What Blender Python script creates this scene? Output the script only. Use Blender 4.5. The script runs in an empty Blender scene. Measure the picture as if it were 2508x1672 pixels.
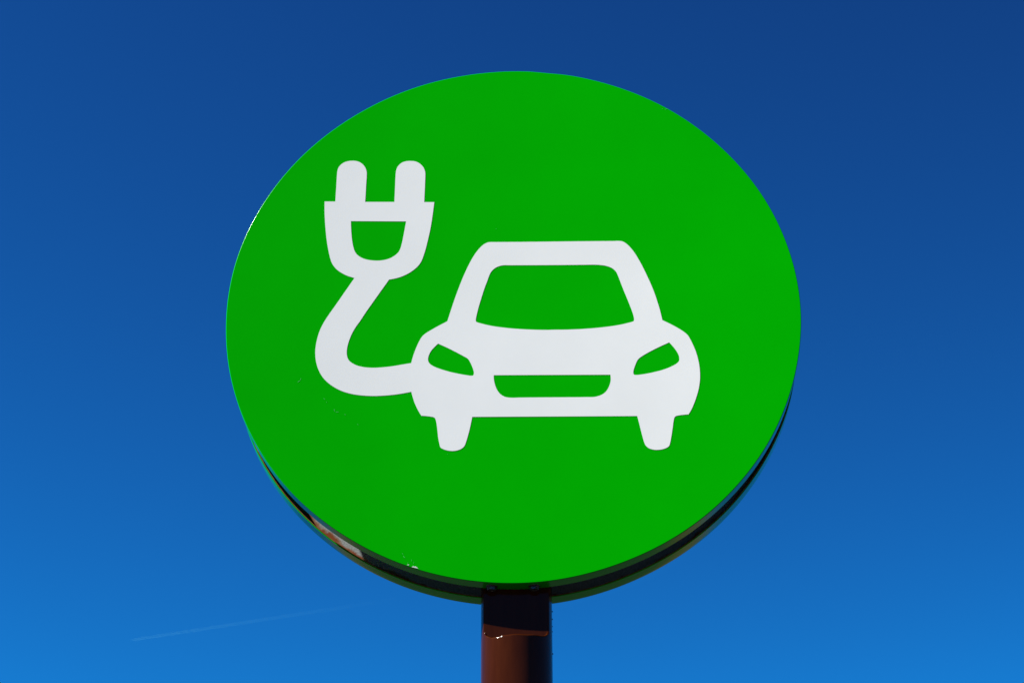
import bpy, math, random
from math import sin, cos, pi, radians
from mathutils import Vector, Matrix
random.seed(4)
sc = bpy.context.scene
COL = sc.collection

# ------------------------------------------------------------------ camera
PITCH, YAW, ROLL = 0.4683484341210906, -0.024815303956232437, -0.0031636945147734807
cam = bpy.data.cameras.new("camera")
cam.lens = 85.0; cam.sensor_width = 36.0; cam.sensor_fit = 'HORIZONTAL'
cam.clip_start = 0.05; cam.clip_end = 120000.0
cam_o = bpy.data.objects.new("camera", cam); COL.objects.link(cam_o)
fw = Vector((sin(YAW)*cos(PITCH), cos(YAW)*cos(PITCH), sin(PITCH)))
rt0 = Vector((cos(YAW), -sin(YAW), 0)); up0 = rt0.cross(fw)
rt = cos(ROLL)*rt0 + sin(ROLL)*up0
up = -sin(ROLL)*rt0 + cos(ROLL)*up0
M3 = Matrix((rt, up, -fw)).transposed()
cam_o.matrix_world = Matrix.Translation((0.08192655620844382, -3.3558652062449106, 1.302348023340943)) @ M3.to_4x4()
sc.camera = cam_o

# ------------------------------------------------------------------ light
SUN = Vector((-2.55, -1.0, 2.78)).normalized()          # towards the sun
sc.view_settings.view_transform = 'Standard'
sc.view_settings.look = 'None'
sc.view_settings.exposure = 1.08
sc.view_settings.gamma = 1.0
sc.view_settings.use_curve_mapping = False

world = bpy.data.worlds.new("World"); sc.world = world
world.use_nodes = True
wn = world.node_tree; wn.nodes.clear()
sky = wn.nodes.new('ShaderNodeTexSky'); sky.sky_type = 'NISHITA'
sky.sun_disc = False
sky.sun_elevation = math.asin(SUN.z)
sky.sun_rotation = math.atan2(SUN.x, SUN.y)
sky.altitude = 800; sky.air_density = 1.0; sky.dust_density = 0.3; sky.ozone_density = 4.0
sep = wn.nodes.new('ShaderNodeSeparateColor'); com = wn.nodes.new('ShaderNodeCombineColor')
wn.links.new(sky.outputs[0], sep.inputs[0])
# the polarised, saturated blue of the photograph: a contrast curve on the clear sky
for i, (g, k, cap) in enumerate(((0.75, 0.0355, 1.3), (2.6, 0.119, 2.2), (2.35, 0.111, 4.1))):
    c = wn.nodes.new('ShaderNodeMath'); c.operation = 'MINIMUM'; c.inputs[1].default_value = cap
    p = wn.nodes.new('ShaderNodeMath'); p.operation = 'POWER'; p.inputs[1].default_value = g
    m = wn.nodes.new('ShaderNodeMath'); m.operation = 'MULTIPLY'; m.inputs[1].default_value = k
    wn.links.new(sep.outputs[i], c.inputs[0]); wn.links.new(c.outputs[0], p.inputs[0]); wn.links.new(p.outputs[0], m.inputs[0])
    wn.links.new(m.outputs[0], com.inputs[i])
bg = wn.nodes.new('ShaderNodeBackground'); bg.inputs[1].default_value = 0.1
wo = wn.nodes.new('ShaderNodeOutputWorld')
wn.links.new(com.outputs[0], bg.inputs[0]); wn.links.new(bg.outputs[0], wo.inputs[0])

sun = bpy.data.lights.new("sun", 'SUN'); sun.energy = 5.0; sun.angle = radians(0.53)
sun.color = (1.0, 0.965, 0.875)
sun_o = bpy.data.objects.new("sun", sun); COL.objects.link(sun_o)
sun_o.rotation_euler = SUN.to_track_quat('Z', 'Y').to_euler()

# ------------------------------------------------------------------ helpers
def mat(name, color, rough=0.5, metal=0.0, spec=0.5):
    m = bpy.data.materials.new(name); m.use_nodes = True
    b = m.node_tree.nodes['Principled BSDF']
    b.inputs['Base Color'].default_value = (*color, 1); b.inputs['Roughness'].default_value = rough
    b.inputs['Metallic'].default_value = metal; b.inputs['Specular IOR Level'].default_value = spec
    return m, m.node_tree, b

def N(nt, t, **kw):
    n = nt.nodes.new('ShaderNode' + t)
    for k, v in kw.items():
        if k.startswith('i_'):
            n.inputs[k[2:].replace('_', ' ')].default_value = v
        else:
            setattr(n, k, v)
    return n

def L(nt, a, b): nt.links.new(a, b)

def ramp(nt, src, stops, interp='LINEAR'):
    r = N(nt, 'ValToRGB'); r.color_ramp.interpolation = interp
    e = r.color_ramp.elements
    while len(e) < len(stops): e.new(0.5)
    for s, (p, c) in zip(e, stops):
        s.position = p; s.color = (*c, 1) if len(c) == 3 else c
    L(nt, src, r.inputs[0]); return r

def link(name, verts, faces, materials, parent=None, smooth=None, slots=None):
    me = bpy.data.meshes.new(name); me.from_pydata(verts, [], faces); me.update()
    for m in (materials if isinstance(materials, (list, tuple)) else [materials]): me.materials.append(m)
    if slots:
        for p, s in zip(me.polygons, slots): p.material_index = s
    if smooth is not None:
        me.shade_smooth(); me.set_sharp_from_angle(angle=radians(smooth))
    o = bpy.data.objects.new(name, me); COL.objects.link(o)
    if parent: o.parent = parent
    return o

def tag(o, label=None, cat=None, kind=None, group=None):
    if label: o['label'] = label
    if cat: o['category'] = cat
    if kind: o['kind'] = kind
    if group: o['group'] = group

def lathe(profile, n=360, closed=True, wob=None):
    """profile: list of (radius, y); revolved about the Y axis through (0, 0, ZC)"""
    vs, fs = [], []
    for i in range(n):
        a = 2*pi*i/n
        for j, (r, y) in enumerate(profile):
            w = wob(a, r, y) if wob else (0, 0)
            vs.append(((r+w[0])*sin(a), y+w[1], ZC-(r+w[0])*cos(a)))
    m = len(profile)
    for i in range(n):
        for j in range(m if closed else m-1):
            a, b = i*m+j, i*m+(j+1) % m
            c, d = ((i+1) % n)*m+(j+1) % m, ((i+1) % n)*m+j
            fs.append((a, b, c, d))
    return vs, fs

R, ZC = 0.450, 3.05            # disc radius and height of its centre above the ground
FR_D, GAP_D, BK_D = 0.024, 0.068, 0.097   # depths: front pan, start of back pan, back face

# ------------------------------------------------------------------ materials
def green_paint(name, spec, rough):
    m, nt, b = mat(name, (0.0, 0.405, 0.0), rough, 0, spec)
    tc = N(nt, 'TexCoord')
    # faint uneven fading of the film
    no = N(nt, 'TexNoise', i_Scale=5.0, i_Detail=5.0, i_Roughness=0.6); L(nt, tc.outputs['Object'], no.inputs['Vector'])
    r = ramp(nt, no.outputs[0], [(0.3, (0.0, 0.367, 0.0)), (0.7, (0.0, 0.393, 0.0))])
    L(nt, r.outputs[0], b.inputs['Base Color'])
    return m, nt, b, tc

def dish_bump(nt, b, tc, amp):
    """the sheet is very slightly dished and has a fine orange peel"""
    sp = N(nt, 'SeparateXYZ'); L(nt, tc.outputs['Object'], sp.inputs[0])
    x2 = N(nt, 'Math', operation='MULTIPLY'); L(nt, sp.outputs[0], x2.inputs[0]); L(nt, sp.outputs[0], x2.inputs[1])
    k = N(nt, 'Math', operation='MULTIPLY'); L(nt, x2.outputs[0], k.inputs[0]); k.inputs[1].default_value = amp
    n1 = N(nt, 'TexNoise', i_Scale=3.0, i_Detail=1.0); L(nt, tc.outputs['Object'], n1.inputs['Vector'])
    k1 = N(nt, 'Math', operation='MULTIPLY_ADD'); L(nt, n1.outputs[0], k1.inputs[0]); k1.inputs[1].default_value = 0.0012
    L(nt, k.outputs[0], k1.inputs[2])
    n2 = N(nt, 'TexNoise', i_Scale=260.0, i_Detail=2.0); L(nt, tc.outputs['Object'], n2.inputs['Vector'])
    k2 = N(nt, 'Math', operation='MULTIPLY_ADD'); L(nt, n2.outputs[0], k2.inputs[0]); k2.inputs[1].default_value = 0.00001
    L(nt, k1.outputs[0], k2.inputs[2])
    bu = N(nt, 'Bump'); bu.inputs['Strength'].default_value = 1.0; bu.inputs['Distance'].default_value = 1.0
    L(nt, k2.outputs[0], bu.inputs['Height']); L(nt, bu.outputs[0], b.inputs['Normal'])

m_green, nt, b, tc = green_paint('green_film', 0.008, 0.55); dish_bump(nt, b, tc, 0.048)
m_rim, nt, b, tc = green_paint('green_enamel', 0.17, 0.17)
m_rim_b = b
m_white, nt, b = mat('white_film', (0.80, 0.80, 0.80), 0.5, 0, 0.02)
tc = N(nt, 'TexCoord'); dish_bump(nt, b, tc, 0.048)
no = N(nt, 'TexNoise', i_Scale=7.0, i_Detail=6.0, i_Roughness=0.6); L(nt, tc.outputs['Object'], no.inputs['Vector'])
L(nt, ramp(nt, no.outputs[0], [(0.3, (0.765, 0.778, 0.728)), (0.7, (0.80, 0.812, 0.762))]).outputs[0], b.inputs['Base Color'])
m_chip, _, _ = mat('chipped_primer', (0.50, 0.60, 0.50), 0.7)
m_haze, _, _ = mat('scratched_film', (0.02, 0.43, 0.055), 0.6)

# galvanised inside of the back pan: grey spangle with rust creeping in from the lip
m_zinc, nt, b = mat('galvanised_steel', (0.42, 0.44, 0.45), 0.6, 0.0, 0.2)
tc = N(nt, 'TexCoord')
sp = N(nt, 'SeparateXYZ'); L(nt, tc.outputs['Object'], sp.inputs[0])
dz = N(nt, 'Math', operation='SUBTRACT'); L(nt, sp.outputs[2], dz.inputs[0]); dz.inputs[1].default_value = 0.0
cx = N(nt, 'CombineXYZ'); L(nt, sp.outputs[0], cx.inputs[0]); L(nt, dz.outputs[0], cx.inputs[2])
ln = N(nt, 'VectorMath', operation='LENGTH'); L(nt, cx.outputs[0], ln.inputs[0])
n1 = N(nt, 'TexNoise', i_Scale=15.0, i_Detail=8.0, i_Roughness=0.65); L(nt, tc.outputs['Object'], n1.inputs['Vector'])
ad = N(nt, 'Math', operation='MULTIPLY_ADD'); L(nt, n1.outputs[0], ad.inputs[0]); ad.inputs[1].default_value = 0.034
L(nt, ln.outputs['Value'], ad.inputs[2])
mr = N(nt, 'MapRange'); mr.inputs['From Min'].default_value = 0.4510; mr.inputs['From Max'].default_value = 0.4550
L(nt, ad.outputs[0], mr.inputs['Value'])
n2 = N(nt, 'TexNoise', i_Scale=420.0, i_Detail=3.0); L(nt, tc.outputs['Object'], n2.inputs['Vector'])
zc = ramp(nt, n2.outputs[0], [(0.3, (0.17, 0.19, 0.205)), (0.7, (0.31, 0.34, 0.355))])
n3 = N(nt, 'TexNoise', i_Scale=90.0, i_Detail=6.0); L(nt, tc.outputs['Object'], n3.inputs['Vector'])
rc = ramp(nt, n3.outputs[0], [(0.40, (0.17, 0.035, 0.003)), (0.62, (0.22, 0.11, 0.05))])
mx = N(nt, 'MixRGB'); L(nt, mr.outputs[0], mx.inputs[0]); L(nt, zc.outputs[0], mx.inputs[1]); L(nt, rc.outputs[0], mx.inputs[2])
L(nt, mx.outputs[0], b.inputs['Base Color'])

m_post, nt, b = mat('brown_enamel', (0.034, 0.0095, 0.005), 0.13, 0, 0.09)
tc = N(nt, 'TexCoord')
mp = N(nt, 'Mapping'); mp.inputs['Scale'].default_value = (3.0, 3.0, 0.35); L(nt, tc.outputs['Object'], mp.inputs[0])
no = N(nt, 'TexNoise', i_Scale=22.0, i_Detail=7.0, i_Roughness=0.65); L(nt, mp.outputs[0], no.inputs['Vector'])
L(nt, ramp(nt, no.outputs[0], [(0.3, (0.030, 0.0058, 0.0008)), (0.7, (0.046, 0.0100, 0.0018))]).outputs[0], b.inputs['Base Color'])
n2 = N(nt, 'TexNoise', i_Scale=60.0, i_Detail=3.0); L(nt, tc.outputs['Object'], n2.inputs['Vector'])
bu = N(nt, 'Bump'); bu.inputs['Strength'].default_value = 0.2; bu.inputs['Distance'].default_value = 0.001
L(nt, n2.outputs[0], bu.inputs['Height']); L(nt, bu.outputs[0], b.inputs['Normal'])

m_bolt, nt, b = mat('weathered_zinc_bolt', (0.30, 0.30, 0.31), 0.3, 0.6)
tc = N(nt, 'TexCoord'); no = N(nt, 'TexNoise', i_Scale=500.0); L(nt, tc.outputs['Object'], no.inputs['Vector'])
L(nt, ramp(nt, no.outputs[0], [(0.35, (0.03, 0.025, 0.02)), (0.75, (0.20, 0.20, 0.21))]).outputs[0], b.inputs['Base Color'])

# ------------------------------------------------------------------ ground (below the frame; it colours the undersides)
m_gnd, nt, b = mat('ground_asphalt_and_dry_verge', (0.05, 0.05, 0.05), 0.9, 0, 0.2)
tc = N(nt, 'TexCoord')
of = N(nt, 'VectorMath', operation='ADD'); L(nt, tc.outputs['Object'], of.inputs[0]); of.inputs[1].default_value = (16.0, -4.0, 0)
ln = N(nt, 'VectorMath', operation='LENGTH'); L(nt, of.outputs[0], ln.inputs[0])
nz = N(nt, 'TexNoise', i_Scale=0.08, i_Detail=6.0); L(nt, tc.outputs['Object'], nz.inputs['Vector'])
ma = N(nt, 'Math', operation='MULTIPLY_ADD'); L(nt, nz.outputs[0], ma.inputs[0]); ma.inputs[1].default_value = 14.0
L(nt, ln.outputs['Value'], ma.inputs[2])
mr = N(nt, 'MapRange'); mr.inputs['From Min'].default_value = 33.0; mr.inputs['From Max'].default_value = 36.0
L(nt, ma.outputs[0], mr.inputs['Value'])
nf = N(nt, 'TexNoise', i_Scale=60.0, i_Detail=8.0, i_Roughness=0.7); L(nt, tc.outputs['Object'], nf.inputs['Vector'])
asp = ramp(nt, nf.outputs[0], [(0.3, (0.014, 0.015, 0.016)), (0.7, (0.034, 0.035, 0.036))])
nv = N(nt, 'TexNoise', i_Scale=0.8, i_Detail=8.0, i_Roughness=0.7); L(nt, tc.outputs['Object'], nv.inputs['Vector'])
ver = ramp(nt, nv.outputs[0], [(0.35, (0.07, 0.045, 0.012)), (0.65, (0.17, 0.10, 0.03))])
mx = N(nt, 'MixRGB'); L(nt, mr.outputs[0], mx.inputs[0]); L(nt, asp.outputs[0], mx.inputs[1]); L(nt, ver.outputs[0], mx.inputs[2])
L(nt, mx.outputs[0], b.inputs['Base Color'])
gv, gf = [(0, 0, 0)], []
rings = [0.5, 2, 6, 20, 60, 200, 1000, 5000, 20000, 60000]; GN = 96
for r in rings:
    for i in range(GN): gv.append((r*cos(2*pi*i/GN), r*sin(2*pi*i/GN), 0))
for i in range(GN): gf.append((0, 1+i, 1+(i+1) % GN))
for k in range(len(rings)-1):
    for i in range(GN):
        a = 1+k*GN
        gf.append((a+i, a+GN+i, a+GN+(i+1) % GN, a+(i+1) % GN))
tag(link('ground', gv, gf, m_gnd), kind='structure')

# ------------------------------------------------------------------ the sign
sign = bpy.data.objects.new('charging_sign', None); COL.objects.link(sign)
sign.empty_display_size = 0.2
tag(sign, 'round green sign with white plug and car symbol on a brown steel post', 'sign')

# --- front pan: disc face with a turned-back rim, open at the back
B = 0.0011
def wob(a, r, y):
    # hand-rolled rim: out of true by a fraction of a millimetre, slightly flat at the top
    d = 0.0003*sin(3*a+0.8)+0.00025*sin(7*a+2.0)+0.00015*sin(13*a)
    d -= 0.0011*math.exp(-((a-pi+0.13)/0.055)**2)
    e = 0.0005*sin(2*a+1.0)+0.0004*sin(5*a+0.4) if y > 0.010 else 0.0
    return (d if r > 0.4 else 0.0, e)
prof = [(0.0001, 0.0), (0.15, 0.0), (0.30, 0.0), (0.40, 0.0), (R-B-0.0012, 0.0), (R-B-0.0002, 0.0)]
for k in range(9):
    t = k/8*pi/2
    prof.append((R-B+B*sin(t), B-B*cos(t)))
prof += [(R, B+0.0003), (R, 0.016), (R, FR_D-0.0004), (R-0.0004, FR_D), (R-0.0012, FR_D), (R-0.0015, FR_D-0.0004),
         (R-0.0015, 0.004), (R-0.004, 0.0016), (0.0001, 0.0016)]
vs, fs = lathe(prof, 480, closed=False, wob=wob)
m = len(prof); slots = []
for i in range(480):
    for j in range(m-1): slots.append(1 if 6 <= j <= 18 else 0)
# little chips and scratches in the film, modelled as ragged flakes a hair above the sheet
def flake(cx, cz, pts, slot, dy=-0.0003):
    base = len(vs)
    for x, z in pts: vs.append(((cx+x)*1e-3, dy, ZC+(cz+z)*1e-3))
    fs.append(tuple(range(base, base+len(pts)))); slots.append(slot)
def scratch(cx, cz, ang, ln, w, slot=3):
    c, s = cos(ang), sin(ang)
    pts = [(-ln/2, 0), (-ln/5, -w/2), (ln/4, -w*0.4), (ln/2, 0), (ln/4, w*0.5), (-ln/4, w*0.35)]
    flake(cx, cz, [(c*x-s*y, s*x+c*y) for x, y in pts], slot)
flake(-148, -422.6, [(-3.8, -0.2), (-1.5, -0.7), (2.8, -1.9), (6.2, -2.6), (4.0, -0.4), (1.8, 1.2), (0.4, 0.6), (-1.6, 1.6)], 2)
flake(-157.5, -419.0, [(-1.6, -0.3), (1.4, -0.9), (1.9, 0.5), (0.3, 0.6)], 2)
flake(-158, -416.8, [(0, 0), (.5, -.2), (.9, 1.6), (.5, 1.7)], 3)
for a in [(-163.4, -406.5, 2.2, 5.5, 0.8), (-165.6, -401.5, 1.9, 3, 0.5), (-152, -412, 1.8, 3.5, 0.5), (-149, -416, 1.2, 3, 0.5),
          (-274.8, -163.5, 1.75, 5, 0.7), (-270.5, -166.5, -0.1, 5.5, 0.7), (-331.5, -113.2, 0.65, 5.2, 0.9), (-328.8, -109.5, 1.3, 4, 0.6),
          (-287, -149.5, 1.3, 2.6, 0.5), (-258, -171, 2.6, 3, 0.6), (-238, -188, 2.4, 3.2, 0.5), (-291, -144, 2.4, 5, 0.4),
          (251.5, 371.0, 0.3, 6, 0.8), (245.5, 371.5, 1.4, 2.4, 0.5), (-26, 152, 0.6, 1.6, 0.5), (-100, -240, 0.9, 1.5, 0.5)]:
    scratch(*a)
front = link('front_panel', vs, fs, [m_green, m_rim, m_chip, m_haze], sign, 35, slots)
# move the mesh origin to the disc centre so that object coordinates are centred
def recentre(o, c):
    o.data.transform(Matrix.Translation(-Vector(c))); o.location = Vector(c)
recentre(front, (0, 0, ZC))

# --- pictogram: one white film, car front view with a lead to a plug
PICTOGRAM = {
  'outline': [
    (-301.8,206.9),(-284.5,206.6),(-284.4,211),(-284.3,215.3),(-284.2,219.7),(-284.1,224.1),(-283.9,228.5),
    (-283.8,232.9),(-283.7,237.1),(-283.7,241.5),(-283.6,245.9),(-283.5,250.3),(-283.4,254.4),(-283.2,258),
    (-283.1,261),(-282.7,264.4),(-282.2,267.2),(-280.9,270.5),(-279.1,273.4),(-276.7,276.2),(-273.8,278.5),
    (-270.3,280.3),(-266.5,281.5),(-262.2,282.2),(-257.7,282.3),(-253.6,281.8),(-249.6,280.6),(-245.9,278.6),
    (-242.7,275.9),(-240,272.5),(-237.8,268.8),(-236.4,265.2),(-235.6,261.7),(-235.3,259.5),(-235.2,257),
    (-235.2,253.9),(-235.2,249.9),(-235.4,245.4),(-235.5,240.6),(-235.7,235.8),(-235.8,231.3),(-235.9,226.9),
    (-236,222.5),(-236.1,218.1),(-236.2,213.7),(-236.4,209.3),(-236.5,205),(-189.4,204.1),(-189.4,208),(-189.3,211.8),
    (-189.2,215.7),(-189.1,219.6),(-189.1,223.4),(-189,227.3),(-188.9,231.2),(-188.8,235.2),(-188.8,239.5),
    (-188.7,243.8),(-188.6,248),(-188.5,252),(-188.4,255.5),(-188.2,258.5),(-187.8,262.3),(-187.1,265.5),
    (-185.8,268.9),(-183.9,272.1),(-181.1,275.2),(-177.9,277.7),(-174.3,279.1),(-170.5,279.9),(-167.5,280.2),
    (-164.4,280.1),(-160.4,279.8),(-156.3,278.9),(-152.4,276.9),(-148.8,274.2),(-145.8,270.8),(-143.3,267),
    (-141.8,263.1),(-140.8,259.1),(-140.5,256.6),(-140.4,253.7),(-140.4,250.5),(-140.5,246.5),(-140.6,242),
    (-140.7,237.2),(-140.8,232.5),(-140.9,228),(-141,223.8),(-141.1,219.6),(-141.2,215.4),(-141.3,211.3),
    (-141.4,207.1),(-141.5,202.9),(-125.4,202.6),(-125.8,198.4),(-126.2,194.2),(-126.6,190),(-127,185.8),
    (-127.5,181.4),(-127.9,177.5),(-128.4,173.4),(-128.8,169.3),(-129.4,165.2),(-129.9,161.1),(-130.5,157),
    (-131.1,152.9),(-131.8,148.8),(-132.5,144.8),(-133.3,140.7),(-134.1,136.7),(-134.8,132.7),(-135.6,128.9),
    (-136.4,125),(-137.2,121.1),(-138,117.4),(-138.9,113.7),(-139.8,110.1),(-140.9,106.4),(-141.9,102.7),(-143,99.2),
    (-144.2,95.9),(-145.6,92.9),(-147.7,89.3),(-150,86.2),(-152.7,83.2),(-155.3,80.7),(-158.2,78.2),(-161.3,75.8),
    (-164.4,73.7),(-167.6,71.8),(-170.9,70.1),(-174.2,68.5),(-177.5,67.2),(-181.1,66),(-184.6,65),(-188,64.2),
    (-191.6,63.5),(-195.2,62.9),(-197.1,59.7),(-199,56.6),(-201,53.4),(-203,50.2),(-204.9,47.1),(-206.9,43.9),
    (-208.8,40.8),(-210.7,37.7),(-212.5,34.7),(-214.4,31.7),(-216.1,28.9),(-218.2,25.5),(-220.2,22.2),(-222.2,18.9),
    (-224.2,15.7),(-226.1,12.6),(-227.9,9.6),(-229.7,6.7),(-231.3,4),(-233.3,0.3),(-235.2,-3),(-237,-6.2),
    (-238.8,-9.4),(-240.7,-12.5),(-242.7,-15.5),(-244.6,-18.5),(-246.3,-21.5),(-248.1,-24.8),(-249.7,-28.1),
    (-251.2,-31.6),(-252.8,-35.6),(-254.2,-39.8),(-255.5,-43.9),(-256.5,-47.8),(-257.4,-51.7),(-258,-55.5),
    (-258.6,-60.8),(-258.6,-65.7),(-258.3,-68.7),(-257.7,-71.5),(-256.8,-74.5),(-255.5,-77.3),(-253.6,-79.8),
    (-251.2,-82),(-247.5,-84.6),(-243.3,-86.9),(-239.6,-88.3),(-235.6,-89.4),(-231.5,-90.4),(-228.1,-90.9),
    (-224.5,-91.3),(-220.9,-91.6),(-217.3,-91.7),(-213.5,-91.8),(-209.6,-91.6),(-205.7,-91.4),(-201.8,-91.1),
    (-198.4,-90.8),(-195,-90.5),(-191.6,-90.1),(-188.3,-89.7),(-185,-89.2),(-181.3,-88.6),(-177.8,-88),(-174.3,-87.3),
    (-170.8,-86.7),(-167.5,-86.2),(-164.3,-85.6),(-161.1,-85.1),(-157.8,-84.6),(-156.9,-80.3),(-155.9,-75.9),
    (-154.8,-71.6),(-153.5,-67.3),(-152.1,-62.9),(-150.6,-58.7),(-149.1,-54.5),(-147.4,-50.3),(-145.7,-46.5),
    (-143.7,-42.2),(-141.4,-38.6),(-139.1,-35.9),(-136.4,-33.6),(-133.7,-31.6),(-130.8,-29.6),(-127.7,-27.6),
    (-124.9,-25.8),(-122,-24),(-119.1,-22.2),(-116,-20.4),(-112.7,-18.4),(-109.3,-16.5),(-105.8,-14.5),(-102.3,-12.5),
    (-101.2,-8.4),(-100,-4.3),(-98.9,-0.1),(-97.7,4.1),(-96.6,7.9),(-95.5,11.7),(-94.4,15.6),(-93.3,19.5),
    (-92.1,23.4),(-91.1,26.9),(-90,30.4),(-88.9,34),(-87.7,37.5),(-86.6,41.1),(-85.4,44.7),(-84.1,48.5),(-82.9,52.3),
    (-81.5,56.1),(-80.2,60),(-78.9,63.7),(-77.5,67.4),(-75.9,71.4),(-74.4,75.4),(-72.8,79.3),(-71.2,83.2),
    (-69.5,86.9),(-68,90.3),(-66.4,93.7),(-64.8,97),(-63.2,100.2),(-61.5,103.2),(-59.6,106.6),(-57.6,109.8),
    (-55.5,112.9),(-53.5,115.6),(-50,119.7),(-46.5,123.1),(-43.9,125),(-41.3,126.4),(-39.2,127.2),(-36.7,127.7),
    (-33.7,127.8),(-30.1,127.7),(-25.7,127.6),(-23.4,127.6),(-20.9,127.6),(-18.1,127.5),(-15.1,127.5),(-12,127.5),
    (-8.7,127.4),(-5.2,127.4),(-1.6,127.4),(2.1,127.3),(5.9,127.3),(9.7,127.2),(13.6,127.2),(17.5,127.2),(21.4,127.1),
    (25.3,127.1),(28.2,127.1),(31.2,127.1),(34.3,127),(37.4,127),(40.7,127),(44,127),(47.4,127),(50.8,126.9),
    (54.3,126.9),(57.8,126.9),(61.3,126.9),(64.8,126.9),(68.4,126.9),(71.9,126.8),(75.5,126.8),(79,126.8),
    (82.5,126.8),(86,126.8),(89.4,126.8),(92.7,126.7),(96.1,126.7),(99.3,126.7),(102.5,126.7),(105.5,126.7),
    (108.5,126.6),(111.4,126.6),(114.2,126.6),(118.1,126.6),(122.1,126.5),(125.9,126.5),(129.7,126.5),(133.4,126.5),
    (137,126.4),(140.5,126.4),(143.9,126.4),(147.1,126.3),(150.1,126.3),(153,126.3),(155.7,126.3),(158.1,126.2),
    (163.2,126.3),(167.4,126.4),(170.9,126.1),(173.3,125.7),(175.5,124.9),(178,123.2),(180.6,121.1),(183.4,118.2),
    (186.2,114.8),(188.4,111.8),(190.6,108.5),(192.9,104.8),(194.7,101.5),(196.6,97.9),(198.4,94.1),(200.3,90.2),
    (202.2,86.2),(203.6,83),(205,79.7),(206.4,76.3),(207.8,72.8),(209.2,69.4),(210.5,65.9),(211.8,62.5),(213.1,59.1),
    (214.4,55.7),(215.7,52.4),(216.9,49),(218.1,45.6),(219.2,42.3),(220.3,38.9),(221.5,35.2),(222.6,31.4),
    (223.7,27.7),(224.7,24),(225.6,20.4),(226.5,16.8),(227.4,13.2),(228.3,9.7),(229.1,6.2),(229.9,2.8),(230.6,-0.6),
    (231.3,-4.6),(232,-8.4),(232.7,-12.2),(233.4,-16.1),(236.2,-17.7),(239.1,-19.3),(242,-20.9),(244.8,-22.5),
    (247.7,-24.3),(250.6,-26.1),(253.5,-27.9),(256.3,-29.8),(259.8,-32.2),(263.2,-34.7),(266.2,-37.1),(269.3,-40),
    (271.8,-42.9),(273.4,-45.5),(274.8,-48.4),(276.5,-52.1),(278.2,-56.3),(279.9,-60.7),(281.1,-64.3),(282.3,-67.9),
    (283.5,-71.7),(284.4,-75.4),(285.3,-79),(286,-82.7),(286.7,-86.3),(287.2,-90),(287.7,-93.6),(288,-97.3),
    (288.3,-101),(288.4,-104.5),(288.5,-108.9),(288.4,-113.1),(288.2,-117.4),(287.9,-121),(287.4,-124.6),
    (286.9,-128.2),(286.2,-131.8),(285.5,-135.4),(284.6,-138.9),(283.6,-142.5),(282.5,-146.1),(281.2,-150.1),
    (279.8,-154.3),(278.3,-158.3),(276.9,-161.9),(275,-166.5),(273,-170.6),(270.8,-174.6),(268.4,-178.6),
    (264.1,-178.9),(259.8,-179.3),(256,-179.7),(252.6,-180.3),(250.7,-180.6),(249,-181.2),(247.8,-182.1),
    (246.8,-183.3),(246.1,-185.2),(245.5,-187.6),(244.8,-191.4),(244.1,-196.1),(243.4,-200.9),(242.7,-204.9),
    (242.1,-208.9),(241.4,-212.9),(240.7,-216.6),(240,-220.3),(239.3,-223.8),(238.5,-226.7),(237.8,-229.3),
    (236.7,-231.4),(234.7,-233.1),(232.3,-234.5),(228.9,-235.8),(225.1,-236.7),(221.6,-237.2),(218,-237.4),
    (214.4,-237.1),(210.9,-236.3),(208,-235.3),(205.3,-233.8),(203,-231.7),(201.2,-229.3),(200.1,-226.8),
    (199.2,-223.8),(198.4,-220.8),(197.6,-217.2),(196.8,-213.4),(196,-209.7),(195.2,-205.8),(194.4,-201.8),
    (193.6,-197.8),(192.9,-193.9),(192.1,-190.4),(191.4,-187),(190.7,-183.7),(189.9,-180.3),(-62.6,-177.9),
    (-63.3,-181.6),(-64,-185.4),(-64.7,-189.1),(-65.4,-192.8),(-66.1,-196.3),(-66.9,-200.2),(-67.8,-204.1),
    (-68.7,-207.7),(-69.6,-211.2),(-70.5,-214.9),(-71.5,-218.3),(-72.4,-221.4),(-73.3,-224.3),(-74.5,-226.8),
    (-76.4,-229.1),(-78.8,-231),(-81.8,-232.6),(-85.2,-233.7),(-89,-234.5),(-93,-234.7),(-97,-234.3),(-100.9,-233.5),
    (-104.3,-232.4),(-107.3,-231),(-109.2,-230),(-110.6,-228.7),(-111.7,-226.2),(-112.4,-223.1),(-113.2,-219.4),
    (-114,-215),(-114.7,-210.6),(-115.1,-206.8),(-115.5,-203),(-115.9,-199.2),(-116.3,-195.6),(-116.8,-191.9),
    (-117.3,-188.4),(-117.8,-185.3),(-118.5,-182.4),(-119.3,-180),(-120.2,-178.8),(-121.2,-177.9),(-123.3,-177.1),
    (-125.9,-176.6),(-129.3,-176),(-133.1,-175.5),(-136.9,-175.1),(-140.8,-174.8),(-142.6,-171.6),(-144.4,-168.4),
    (-146.2,-165),(-148,-161.1),(-149.8,-157),(-151.4,-153),(-153,-148.1),(-154.4,-143.4),(-155.7,-138.7),
    (-156.9,-133.9),(-160.3,-134.6),(-163.7,-135.3),(-167.4,-136),(-170.5,-136.6),(-173.8,-137.1),(-177.2,-137.6),
    (-180.6,-138.1),(-184,-138.5),(-187.4,-138.8),(-190.7,-139.1),(-194.1,-139.4),(-197.4,-139.6),(-200.7,-139.8),
    (-204.6,-140),(-208.4,-140.1),(-212.3,-140.2),(-216.1,-140.1),(-219.5,-140),(-222.8,-139.8),(-226.2,-139.6),
    (-229.6,-139.2),(-232.9,-138.9),(-236.8,-138.4),(-240.7,-137.8),(-244.6,-137.1),(-248.4,-136.2),(-251.6,-135.4),
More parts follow.
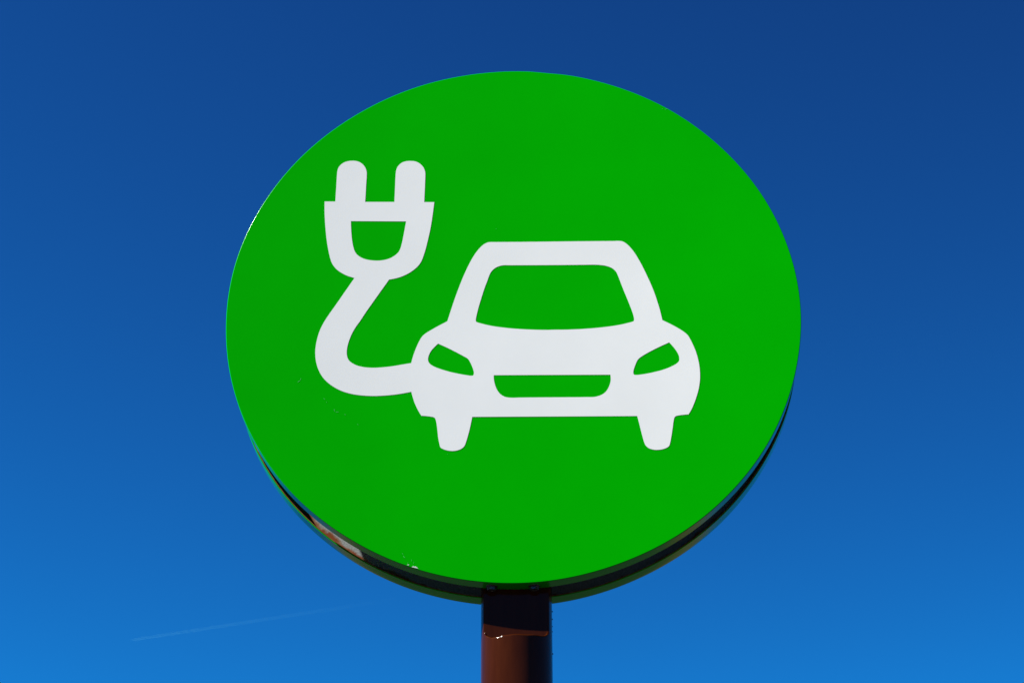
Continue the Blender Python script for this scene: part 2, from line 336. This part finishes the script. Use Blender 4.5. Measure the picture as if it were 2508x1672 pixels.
    (-254.7,-134.5),(-257.9,-133.4),(-261,-132.3),(-264,-131),(-267,-129.6),(-270,-128),(-272.9,-126.3),
    (-275.7,-124.5),(-278.4,-122.6),(-281.6,-120.2),(-284.7,-117.6),(-287.6,-114.9),(-290.4,-112),(-292.9,-109),
    (-295.2,-105.8),(-297.3,-102.4),(-299.2,-98.9),(-300.9,-95.3),(-302.5,-91.5),(-303.8,-87.6),(-304.9,-83.7),
    (-305.8,-80.1),(-306.4,-76.5),(-307,-72.8),(-307.3,-69.2),(-307.6,-64.9),(-307.7,-60.6),(-307.5,-56.2),
    (-307.2,-52.6),(-306.8,-49),(-306.3,-45.3),(-305.7,-41.7),(-305,-38),(-304.2,-34.3),(-303.3,-30.7),(-302.2,-27.1),
    (-301.1,-23.6),(-299.8,-20.1),(-298.3,-16.7),(-296.8,-13.3),(-295.1,-9.8),(-293.3,-6.4),(-291.4,-3),(-289.4,0.5),
    (-287.8,3.3),(-286.1,6.1),(-284.4,9),(-282.6,11.9),(-280.7,14.9),(-278.8,18.1),(-277.1,21),(-275.2,24.1),
    (-273.3,27.2),(-271.4,30.4),(-269.5,33.7),(-267.6,36.9),(-265.7,40.2),(-263.8,43.3),(-261.8,46.7),(-259.8,50),
    (-257.8,53.4),(-255.9,56.7),(-253.9,60),(-251.9,63.3),(-250,66.6),(-253.5,67.9),(-257.1,69.1),(-260.6,70.5),
    (-264.3,72.3),(-267.9,74.4),(-271.3,76.6),(-274.2,78.7),(-276.9,81),(-279.5,83.6),(-281.9,86.6),(-284.2,89.9),
    (-286.1,93.3),(-287.7,97),(-288.9,100.9),(-290.1,105.2),(-291,108.8),(-291.9,112.7),(-292.7,116.7),(-293.5,120.8),
    (-294.3,124.9),(-295,128.8),(-295.6,132.8),(-296.2,136.7),(-296.8,140.7),(-297.3,144.7),(-297.8,148.9),
    (-298.3,153.2),(-298.7,157.5),(-299.2,161.8),(-299.6,166.1),(-300,170.4),(-300.3,174.8),(-300.7,179.1),
    (-301,183.4),(-301.2,187.6),(-301.4,191.5),(-301.5,195.4),(-301.6,199.2),(-301.7,203.1),],
  'plug_window': [
    (-258.4,170),(-170,167.9),(-170.5,163.9),(-171.1,159.9),(-171.7,155.8),(-172.3,151.6),(-172.9,147.7),
    (-173.5,143.7),(-174.1,139.6),(-174.7,135.6),(-175.3,131.9),(-176.2,127.3),(-177.1,122.9),(-178.1,119.1),
    (-179.3,115.5),(-180.9,112.3),(-183.9,108.8),(-187.4,105.6),(-191.2,103),(-195.3,100.8),(-199.8,99.2),
    (-204.5,98.1),(-207.9,97.6),(-211.4,97.3),(-215,97.2),(-219,97.4),(-223.1,97.9),(-227,98.5),(-231.8,99.6),
    (-236.3,101.2),(-240.5,103.4),(-244.4,106.2),(-247.4,109.2),(-249.9,112.8),(-251.7,117),(-253.1,121.9),
    (-254.2,126.4),(-255,131.3),(-255.8,136.4),(-256.4,140.8),(-256.8,145.5),(-257.3,150.2),(-257.6,154.7),
    (-257.9,158.6),(-258.1,162.4),(-258.3,166.2),],
  'windscreen': [
    (-14.2,85.6),(-17.7,85.1),(-21.1,84.1),(-24.7,82.6),(-28,80.6),(-30.8,78.1),(-33.2,75.1),(-35.1,72.1),
    (-36.6,68.7),(-38.1,64.3),(-39.5,59.6),(-40.5,56.4),(-41.7,53.1),(-42.9,49.6),(-44.1,46),(-45.2,42.2),
    (-46.4,38.2),(-47.5,34),(-48.7,29.9),(-49.7,25.9),(-50.7,22.4),(-51.7,18.8),(-52.6,15.3),(-53.5,11.9),(-54.3,8.6),
    (-55.3,3.8),(-56.3,-0.8),(-57.1,-4.9),(-57.7,-8.4),(-58,-11.3),(-57.9,-12.5),(-57.6,-13.5),(-57.2,-14.2),
    (-56.5,-14.8),(-53.1,-16.2),(-48.5,-17.6),(-45.7,-18.5),(-42.6,-19.4),(-39.4,-20.3),(-36,-21.1),(-32.5,-22),
    (-29.5,-22.6),(-26.4,-23.2),(-23.1,-23.8),(-19.8,-24.3),(-16.5,-24.8),(-13.1,-25.3),(-9.7,-25.8),(-6.6,-26.2),
    (-3.4,-26.6),(-0.2,-27),(3.1,-27.3),(6.4,-27.6),(9.7,-27.9),(13,-28.2),(16.4,-28.5),(19.8,-28.8),(23.2,-29),
    (26.7,-29.2),(30.3,-29.4),(33.8,-29.6),(37.3,-29.8),(40.7,-29.9),(44,-30.1),(47.1,-30.2),(50.5,-30.2),
    (53.7,-30.3),(56.8,-30.3),(59.9,-30.2),(63,-30.2),(66.2,-30.2),(69.3,-30.2),(72.5,-30.2),(75.7,-30.3),
    (78.9,-30.3),(82.2,-30.3),(85.5,-30.3),(88.9,-30.2),(92.3,-30.1),(95.8,-30),(99.3,-29.9),(102.9,-29.8),
    (106.5,-29.6),(110.2,-29.4),(113.8,-29.2),(117.3,-29),(120.9,-28.8),(124.5,-28.5),(128.1,-28.2),(131.8,-27.9),
    (135.3,-27.5),(138.9,-27.2),(142.4,-26.8),(145.8,-26.4),(149.2,-26),(152.6,-25.5),(155.9,-25),(159.1,-24.5),
    (162.3,-24),(165.5,-23.4),(168.6,-22.8),(172.7,-21.9),(177,-20.8),(181.1,-19.8),(184.5,-18.8),(186.9,-18),
    (187.9,-17.6),(188.6,-17.1),(189.1,-16.3),(189.3,-15.3),(189.4,-13.6),(189.3,-11.5),(188.8,-8.5),(188.1,-5.1),
    (187.3,-1.9),(186.3,1.6),(185.2,5.3),(184,9),(182.7,13.1),(181.3,17.2),(179.9,21.5),(178.6,25.1),(177.4,28.9),
    (176,32.7),(174.7,36.5),(173.5,40.4),(172.1,44.5),(170.8,48.9),(169.4,53.2),(168.2,57.2),(167.1,60.6),(165.7,65),
    (164.4,68.5),(163.1,71),(161.6,73.1),(159.3,75.6),(156.5,77.8),(153,79.7),(149.1,81.2),(145.2,82.3),(141.1,83),
    (137.4,83.5),(133.5,83.8),(129.6,84),(126,84.1),(122.4,84.1),(118.1,84.1),(115.7,84.1),(112.9,84.1),(110,84.1),
    (106.8,84.2),(103.5,84.2),(100.1,84.2),(96.6,84.2),(93,84.3),(89.4,84.3),(85.8,84.3),(82.3,84.3),(79,84.4),
    (75.7,84.4),(72.5,84.4),(69.3,84.5),(66,84.5),(62.7,84.5),(59.4,84.6),(56.1,84.6),(52.8,84.6),(49.5,84.7),
    (46.3,84.7),(43,84.8),(39.8,84.8),(36.6,84.8),(33.2,84.9),(29.7,84.9),(26.1,85),(22.5,85),(18.9,85.1),(15.4,85.1),
    (12,85.2),(8.7,85.2),(5.5,85.3),(2.5,85.3),(-0.2,85.3),(-2.6,85.4),(-7.1,85.5),(-10.8,85.7),],
  'lamp_a': [
    (-116.4,-51.4),(-113,-53.2),(-109.5,-55),(-106,-56.8),(-102.5,-58.6),(-99.6,-60.3),(-96.6,-61.9),(-93.6,-63.7),
    (-90.7,-65.4),(-87.9,-67),(-84.8,-68.9),(-81.7,-70.7),(-78.8,-72.5),(-76.2,-74.2),(-72.5,-76.4),(-69.6,-78.7),
    (-68,-81),(-66.7,-83.6),(-64.7,-87.9),(-63,-92.6),(-61.7,-96.3),(-60.8,-99.9),(-60.4,-102.5),(-60.5,-104.7),
    (-60.8,-106.1),(-61.5,-107.1),(-62.4,-107.7),(-63.6,-107.9),(-66.5,-107.7),(-70.2,-107),(-73.4,-106.4),
    (-77,-105.7),(-80.8,-104.9),(-84.7,-104),(-88.1,-103.2),(-91.6,-102.3),(-95.2,-101.3),(-98.7,-100.3),
    (-102.1,-99.2),(-106,-97.9),(-109.7,-96.6),(-113.3,-95.2),(-116.7,-93.8),(-120.2,-92.2),(-123.4,-90.5),
    (-126.2,-88.6),(-128.8,-86.4),(-130.6,-83.9),(-131.5,-81.3),(-131.9,-78.5),(-131.6,-75.3),(-130.8,-72),
    (-129.3,-67.9),(-127.2,-63.9),(-124.9,-60.6),(-122.2,-57.5),(-119.4,-54.4),],
  'lamp_b': [
    (242.8,-55),(245.4,-58.2),(247.9,-61.5),(249.9,-64.2),(251.8,-67.1),(253.5,-70),(255.4,-73.7),(256.8,-77.4),
    (257.5,-80.7),(257.6,-83.9),(257.4,-86),(256.8,-87.9),(255.1,-90.1),(252.7,-92.2),(249,-94.6),(244.6,-96.9),
    (241.5,-98.4),(238,-99.8),(234.4,-101.2),(230.7,-102.5),(227.3,-103.6),(223.8,-104.5),(220.2,-105.4),
    (216.7,-106.3),(213.2,-107.1),(209.4,-107.9),(205.7,-108.6),(202.1,-109.2),(198.7,-109.7),(193.5,-110.4),
    (189.3,-110.5),(187.6,-110.2),(186.4,-109.4),(185.9,-108),(185.8,-106.1),(186,-103.5),(186.7,-100.5),
    (188.1,-96.2),(189.8,-91.7),(191.4,-87.7),(193.3,-84.1),(195.5,-81.8),(198.1,-79.7),(200.7,-77.8),(203.7,-75.8),
    (206.9,-73.8),(210.1,-71.9),(213.4,-70),(216.9,-68.1),(220.2,-66.2),(223.2,-64.7),(226.2,-63.1),(229.1,-61.7),
    (232,-60.2),(235.6,-58.5),(239.2,-56.8),],
  'grille': [
    (-29.7,-107.4),(150.5,-109.4),(150.8,-113.9),(150.8,-118.5),(150.3,-121.9),(149.4,-125.4),(148.2,-128.8),
    (146.6,-132.4),(144.6,-135.9),(142.2,-139),(139.7,-141.2),(136.9,-143.1),(134,-144.5),(131,-145.6),(127.9,-146.4),
    (124.7,-147),(121.5,-147.2),(118.3,-147.1),(114.2,-147),(112.1,-147),(109.7,-147),(107,-147),(104,-147),
    (100.9,-147),(97.6,-147),(94.2,-146.9),(90.6,-146.9),(87,-146.8),(83.3,-146.8),(79.6,-146.8),(75.9,-146.7),
    (72.2,-146.7),(68.6,-146.7),(65.1,-146.6),(61.8,-146.6),(58.5,-146.6),(55,-146.6),(51.5,-146.5),(47.9,-146.5),
    (44.3,-146.5),(40.7,-146.4),(37.1,-146.4),(33.6,-146.4),(30.1,-146.4),(26.8,-146.3),(23.5,-146.3),(20.4,-146.3),
    (17.5,-146.3),(14.7,-146.3),(12.1,-146.3),(8.3,-146.3),(4.8,-146.4),(1.6,-146.5),(-1.3,-146.4),(-4.1,-146.3),
    (-7.5,-145.9),(-10.6,-145.3),(-13.4,-144.3),(-17.1,-142.1),(-20.4,-139.1),(-23.2,-135.2),(-25.5,-130.7),
    (-27.3,-125.8),(-28.5,-120.9),(-29.3,-116.8),(-29.7,-113.1),(-29.8,-110.2),],
}

cu = bpy.data.curves.new('pictogram', 'CURVE'); cu.dimensions = '2D'; cu.fill_mode = 'BOTH'; cu.extrude = 0.00010
for loop in PICTOGRAM.values():
    s = cu.splines.new('POLY'); s.points.add(len(loop)-1); s.use_cyclic_u = True
    for p, (x, z) in zip(s.points, loop): p.co = (x*1e-3, z*1e-3, 0, 1)
tmp = bpy.data.objects.new('tmp', cu); COL.objects.link(tmp)
bpy.context.view_layer.update()
me = bpy.data.meshes.new_from_object(tmp.evaluated_get(bpy.context.evaluated_depsgraph_get()))
me.name = 'pictogram'
bpy.data.objects.remove(tmp); bpy.data.curves.remove(cu)
me.transform(Matrix.Rotation(radians(90), 4, 'X')); me.materials.clear(); me.materials.append(m_white)
pic = bpy.data.objects.new('pictogram', me); COL.objects.link(pic)
pic.parent = front; pic.location = (0, -0.00022, 0)
tag(pic, 'white symbol of a car seen from the front with a lead and two-pin plug')

# --- back pan, its mouth facing the front pan across the gap
RB = R-0.0020            # a touch smaller and hung a touch lower than the front pan
prof = [(0.0001, BK_D), (0.43, BK_D)]
for k in range(9):
    t = k/8*pi/2
    prof.append((RB-B+B*sin(t), BK_D-B+B*cos(t)))
prof += [(RB, 0.085), (RB, 0.075), (RB, GAP_D+0.0004), (RB-0.0004, GAP_D), (RB-0.0012, GAP_D), (RB-0.0012, BK_D-0.0014), (0.0001, BK_D-0.0014)]
def wob2(a, r, y):
    d = 0.0004*sin(3*a+2.8)+0.0003*sin(6*a+1.0)+0.0002*sin(11*a)
    return (d if r > 0.4 else 0.0, 0.0)
vs, fs = lathe(prof, 480, closed=False, wob=wob2)
back = link('back_panel', vs, fs, m_rim, sign, 35); recentre(back, (0, 0, ZC)); back.location = (0.0004, 0, ZC-0.0020)
# galvanised liner inside it; its raw edge stands a hair proud of the painted lip
prof = [(0.0001, BK_D-0.0020), (0.30, BK_D-0.0020), (0.42, BK_D-0.0020), (0.4435, BK_D-0.0020), (0.4456, BK_D-0.0042),
        (0.4456, 0.080), (0.4456, GAP_D-0.0009), (0.4464, GAP_D-0.0009), (0.4464, 0.072)]
vs, fs = lathe(prof, 480, closed=False, wob=wob2)
liner = link('steel_liner', vs, fs, m_zinc, back, 35)
recentre(liner, (0, 0, ZC)); liner.location = (0, 0, 0)
tag(liner, 'galvanised steel inside of the rear pan with orange rust along its lip')

# --- post: round tube with its head notched to two flats that slip between the pans
PX, PY, PR, HF = 0.0030, 0.046, 0.0531, 0.0216
LED = [(-60, 2522.5), (-52, 2523.0), (-47.5, 2520.8), (-43.5, 2516.4), (-36, 2515.2), (-27, 2517.4), (-18, 2520.7), (0.8, 2522.6),
       (22.1, 2520.9), (42.7, 2516.3), (48.2, 2518.1), (60, 2519)]
def led(x):
    x *= 1000
    for (a, za), (b_, zb) in zip(LED, LED[1:]):
        if a <= x <= b_:
            t = (x-a)/(b_-a); t = t*t*(3-2*t)
            return (za+(zb-za)*t)/1000
    return LED[0][1]/1000 if x < 0 else LED[-1][1]/1000
LIP = 0.0028; NC = 288; rows = []
for k in range(25): rows.append(('r', k/24))
rows += [('l', q) for q in range(7)] + [('f', 2.56), ('f', 2.62), ('f', 2.8), ('f', 3.2), ('f', 3.40)]
vs, fs = [], []
for kind, v in rows:
    for i in range(NC):
        a = 2*pi*i/NC
        x, y = PR*sin(a), -PR*cos(a)
        yc = max(-HF, min(HF, y))
        over = abs(y)-abs(yc)                       # how far the round wall stands proud of the flat
        zl = led(x) + (PY+y)*0.506 if y < 0 else 2.535
        zl -= 0.0
        # softened lip of the notch
        if kind == 'r':
            z = (1-(1-v)**2.2)*(zl-LIP); yy = y
        elif kind == 'l':
            t = v/6
            if over > 1e-6:
                lip = min(LIP, over)
                if t <= 0.67:
                    u = t/0.67*pi/2
                    yy = math.copysign(abs(y)-lip*(1-cos(u))*0.999, y); z = zl-LIP+LIP*sin(u)
                else:
                    u = (t-0.67)/0.33
                    yy = math.copysign((abs(y)-lip)*(1-u)+abs(yc)*u, y); z = zl+0.004*u
            else:
                yy = y; z = zl-LIP+0.0082*t
        else:
            yy = yc; z = v
        # small pinch at the cut's left corner
        vs.append((PX+x, PY+yy, z))
nr = len(rows)
for k in range(nr-1):
    for i in range(NC):
        fs.append((k*NC+i, k*NC+(i+1) % NC, (k+1)*NC+(i+1) % NC, (k+1)*NC+i))
fs.append(tuple((nr-1)*NC+i for i in range(NC)))
# weld spatter down the right-hand edge of the flats
for (sx, sy, sz, sr) in [(0.0531, 0.044, 2.571, .0012), (0.0531, 0.043, 2.5585, .0011), (0.0531, 0.045, 2.548, .0008), (0.0531, 0.046, 2.540, .0009), (0.0531, 0.045, 2.505, .0012)]:
    base = len(vs)
    for j in range(5):
        for i in range(8):
            p, q = pi*(j+.5)/5, 2*pi*i/8
            vs.append((PX+sx+sr*sin(p)*cos(q), sy+sr*sin(p)*sin(q), sz+sr*cos(p)))
    for j in range(4):
        for i in range(8): fs.append((base+j*8+i, base+j*8+(i+1) % 8, base+(j+1)*8+(i+1) % 8, base+(j+1)*8+i))
post = link('post', vs, fs, m_post, sign, 40)

# --- two hex bolts up through the front pan's rim
def bolt(bx, by, rot):
    z0 = ZC-math.sqrt(R*R-bx*bx)
    vs, fs = [], []
    def ring(r, z, n=24, hexa=False):
        b0 = len(vs)
        for i in range(24):
            a = 2*pi*i/24+rot
            rr = r*(cos(pi/6)/cos((a-rot) % (pi/3)-pi/6)) if hexa else r
            vs.append((bx+rr*cos(a), by+rr*sin(a), z))
        return b0
    def loft(a, c):
        for i in range(24): fs.append((a+i, c+i, c+(i+1) % 24, a+(i+1) % 24))
    r = [ring(.0088, z0+.0006), ring(.0088, z0-.0008), ring(.0085, z0-.0011), ring(.0070, z0-.0012),
         ring(.0070, z0-.0013, hexa=True), ring(.0070, z0-.0058, hexa=True), ring(.0062, z0-.0064), ring(.0036, z0-.0064), ring(.0034, z0-.0052)]
    for p, q in zip(r, r[1:]): loft(p, q)
    fs.append(tuple(r[-1]+i for i in reversed(range(24))))
    o = link('bolt', vs, fs, m_bolt, sign, 30)
bolt(-0.0330, 0.0155, 0.2)
bolt(0.0300, 0.0155, 0.9)

# ------------------------------------------------------------------ contrail, 9 km up and 26 km away
CAMP = cam_o.matrix_world.translation
d1 = Vector((-0.17892246, 0.92509878, 0.33493133)); d2 = Vector((-0.068, 0.9326, 0.3548))
A = CAMP + d1*(9000/d1.z); C = CAMP + d2*(9000/d2.z)
axis = C-A; ln_ = axis.length; ax = axis.normalized()
s1 = ax.cross(Vector((0, 0, 1))).normalized(); s2 = ax.cross(s1).normalized()
vs, fs = [], []
NS, NR = 40, 20
mid = (A+C)/2
for k in range(NS+1):
    t = k/NS
    r = 19.0*min(1.0, (t/0.02)**0.5 if t > 0 else 0.0)*(1+0.25*t)+0.05
    r *= 1+0.04*random.uniform(-1, 1)
    p = A+axis*t-mid
    for i in range(NR):
        a = 2*pi*i/NR
        vs.append(tuple(p+s1*(r*cos(a))+s2*(r*sin(a))))
for k in range(NS):
    for i in range(NR): fs.append((k*NR+i, k*NR+(i+1) % NR, (k+1)*NR+(i+1) % NR, (k+1)*NR+i))
fs.append(tuple(reversed(range(NR)))); fs.append(tuple(NS*NR+i for i in range(NR)))
m_con = bpy.data.materials.new('ice_vapour'); m_con.use_nodes = True
nt = m_con.node_tree; nt.nodes.clear()
out = N(nt, 'OutputMaterial'); pv = N(nt, 'VolumePrincipled')
pv.inputs['Color'].default_value = (0.25, 0.9, 1.0, 1); pv.inputs['Anisotropy'].default_value = 0.0
tc = N(nt, 'TexCoord'); dt = N(nt, 'VectorMath', operation='DOT_PRODUCT'); L(nt, tc.outputs['Object'], dt.inputs[0])
dt.inputs[1].default_value = tuple(ax)
mr = N(nt, 'MapRange'); mr.inputs['From Min'].default_value = -ln_/2; mr.inputs['From Max'].default_value = ln_/2
mr.inputs['To Min'].default_value = 0.0010; mr.inputs['To Max'].default_value = 0.0
L(nt, dt.outputs['Value'], mr.inputs['Value']); L(nt, mr.outputs[0], pv.inputs['Density']); L(nt, pv.outputs[0], out.inputs['Volume'])
con = link('contrail', vs, fs, m_con); con.location = mid
tag(con, 'faint thin pale streak of aircraft vapour low in the sky left of the post', 'contrail')
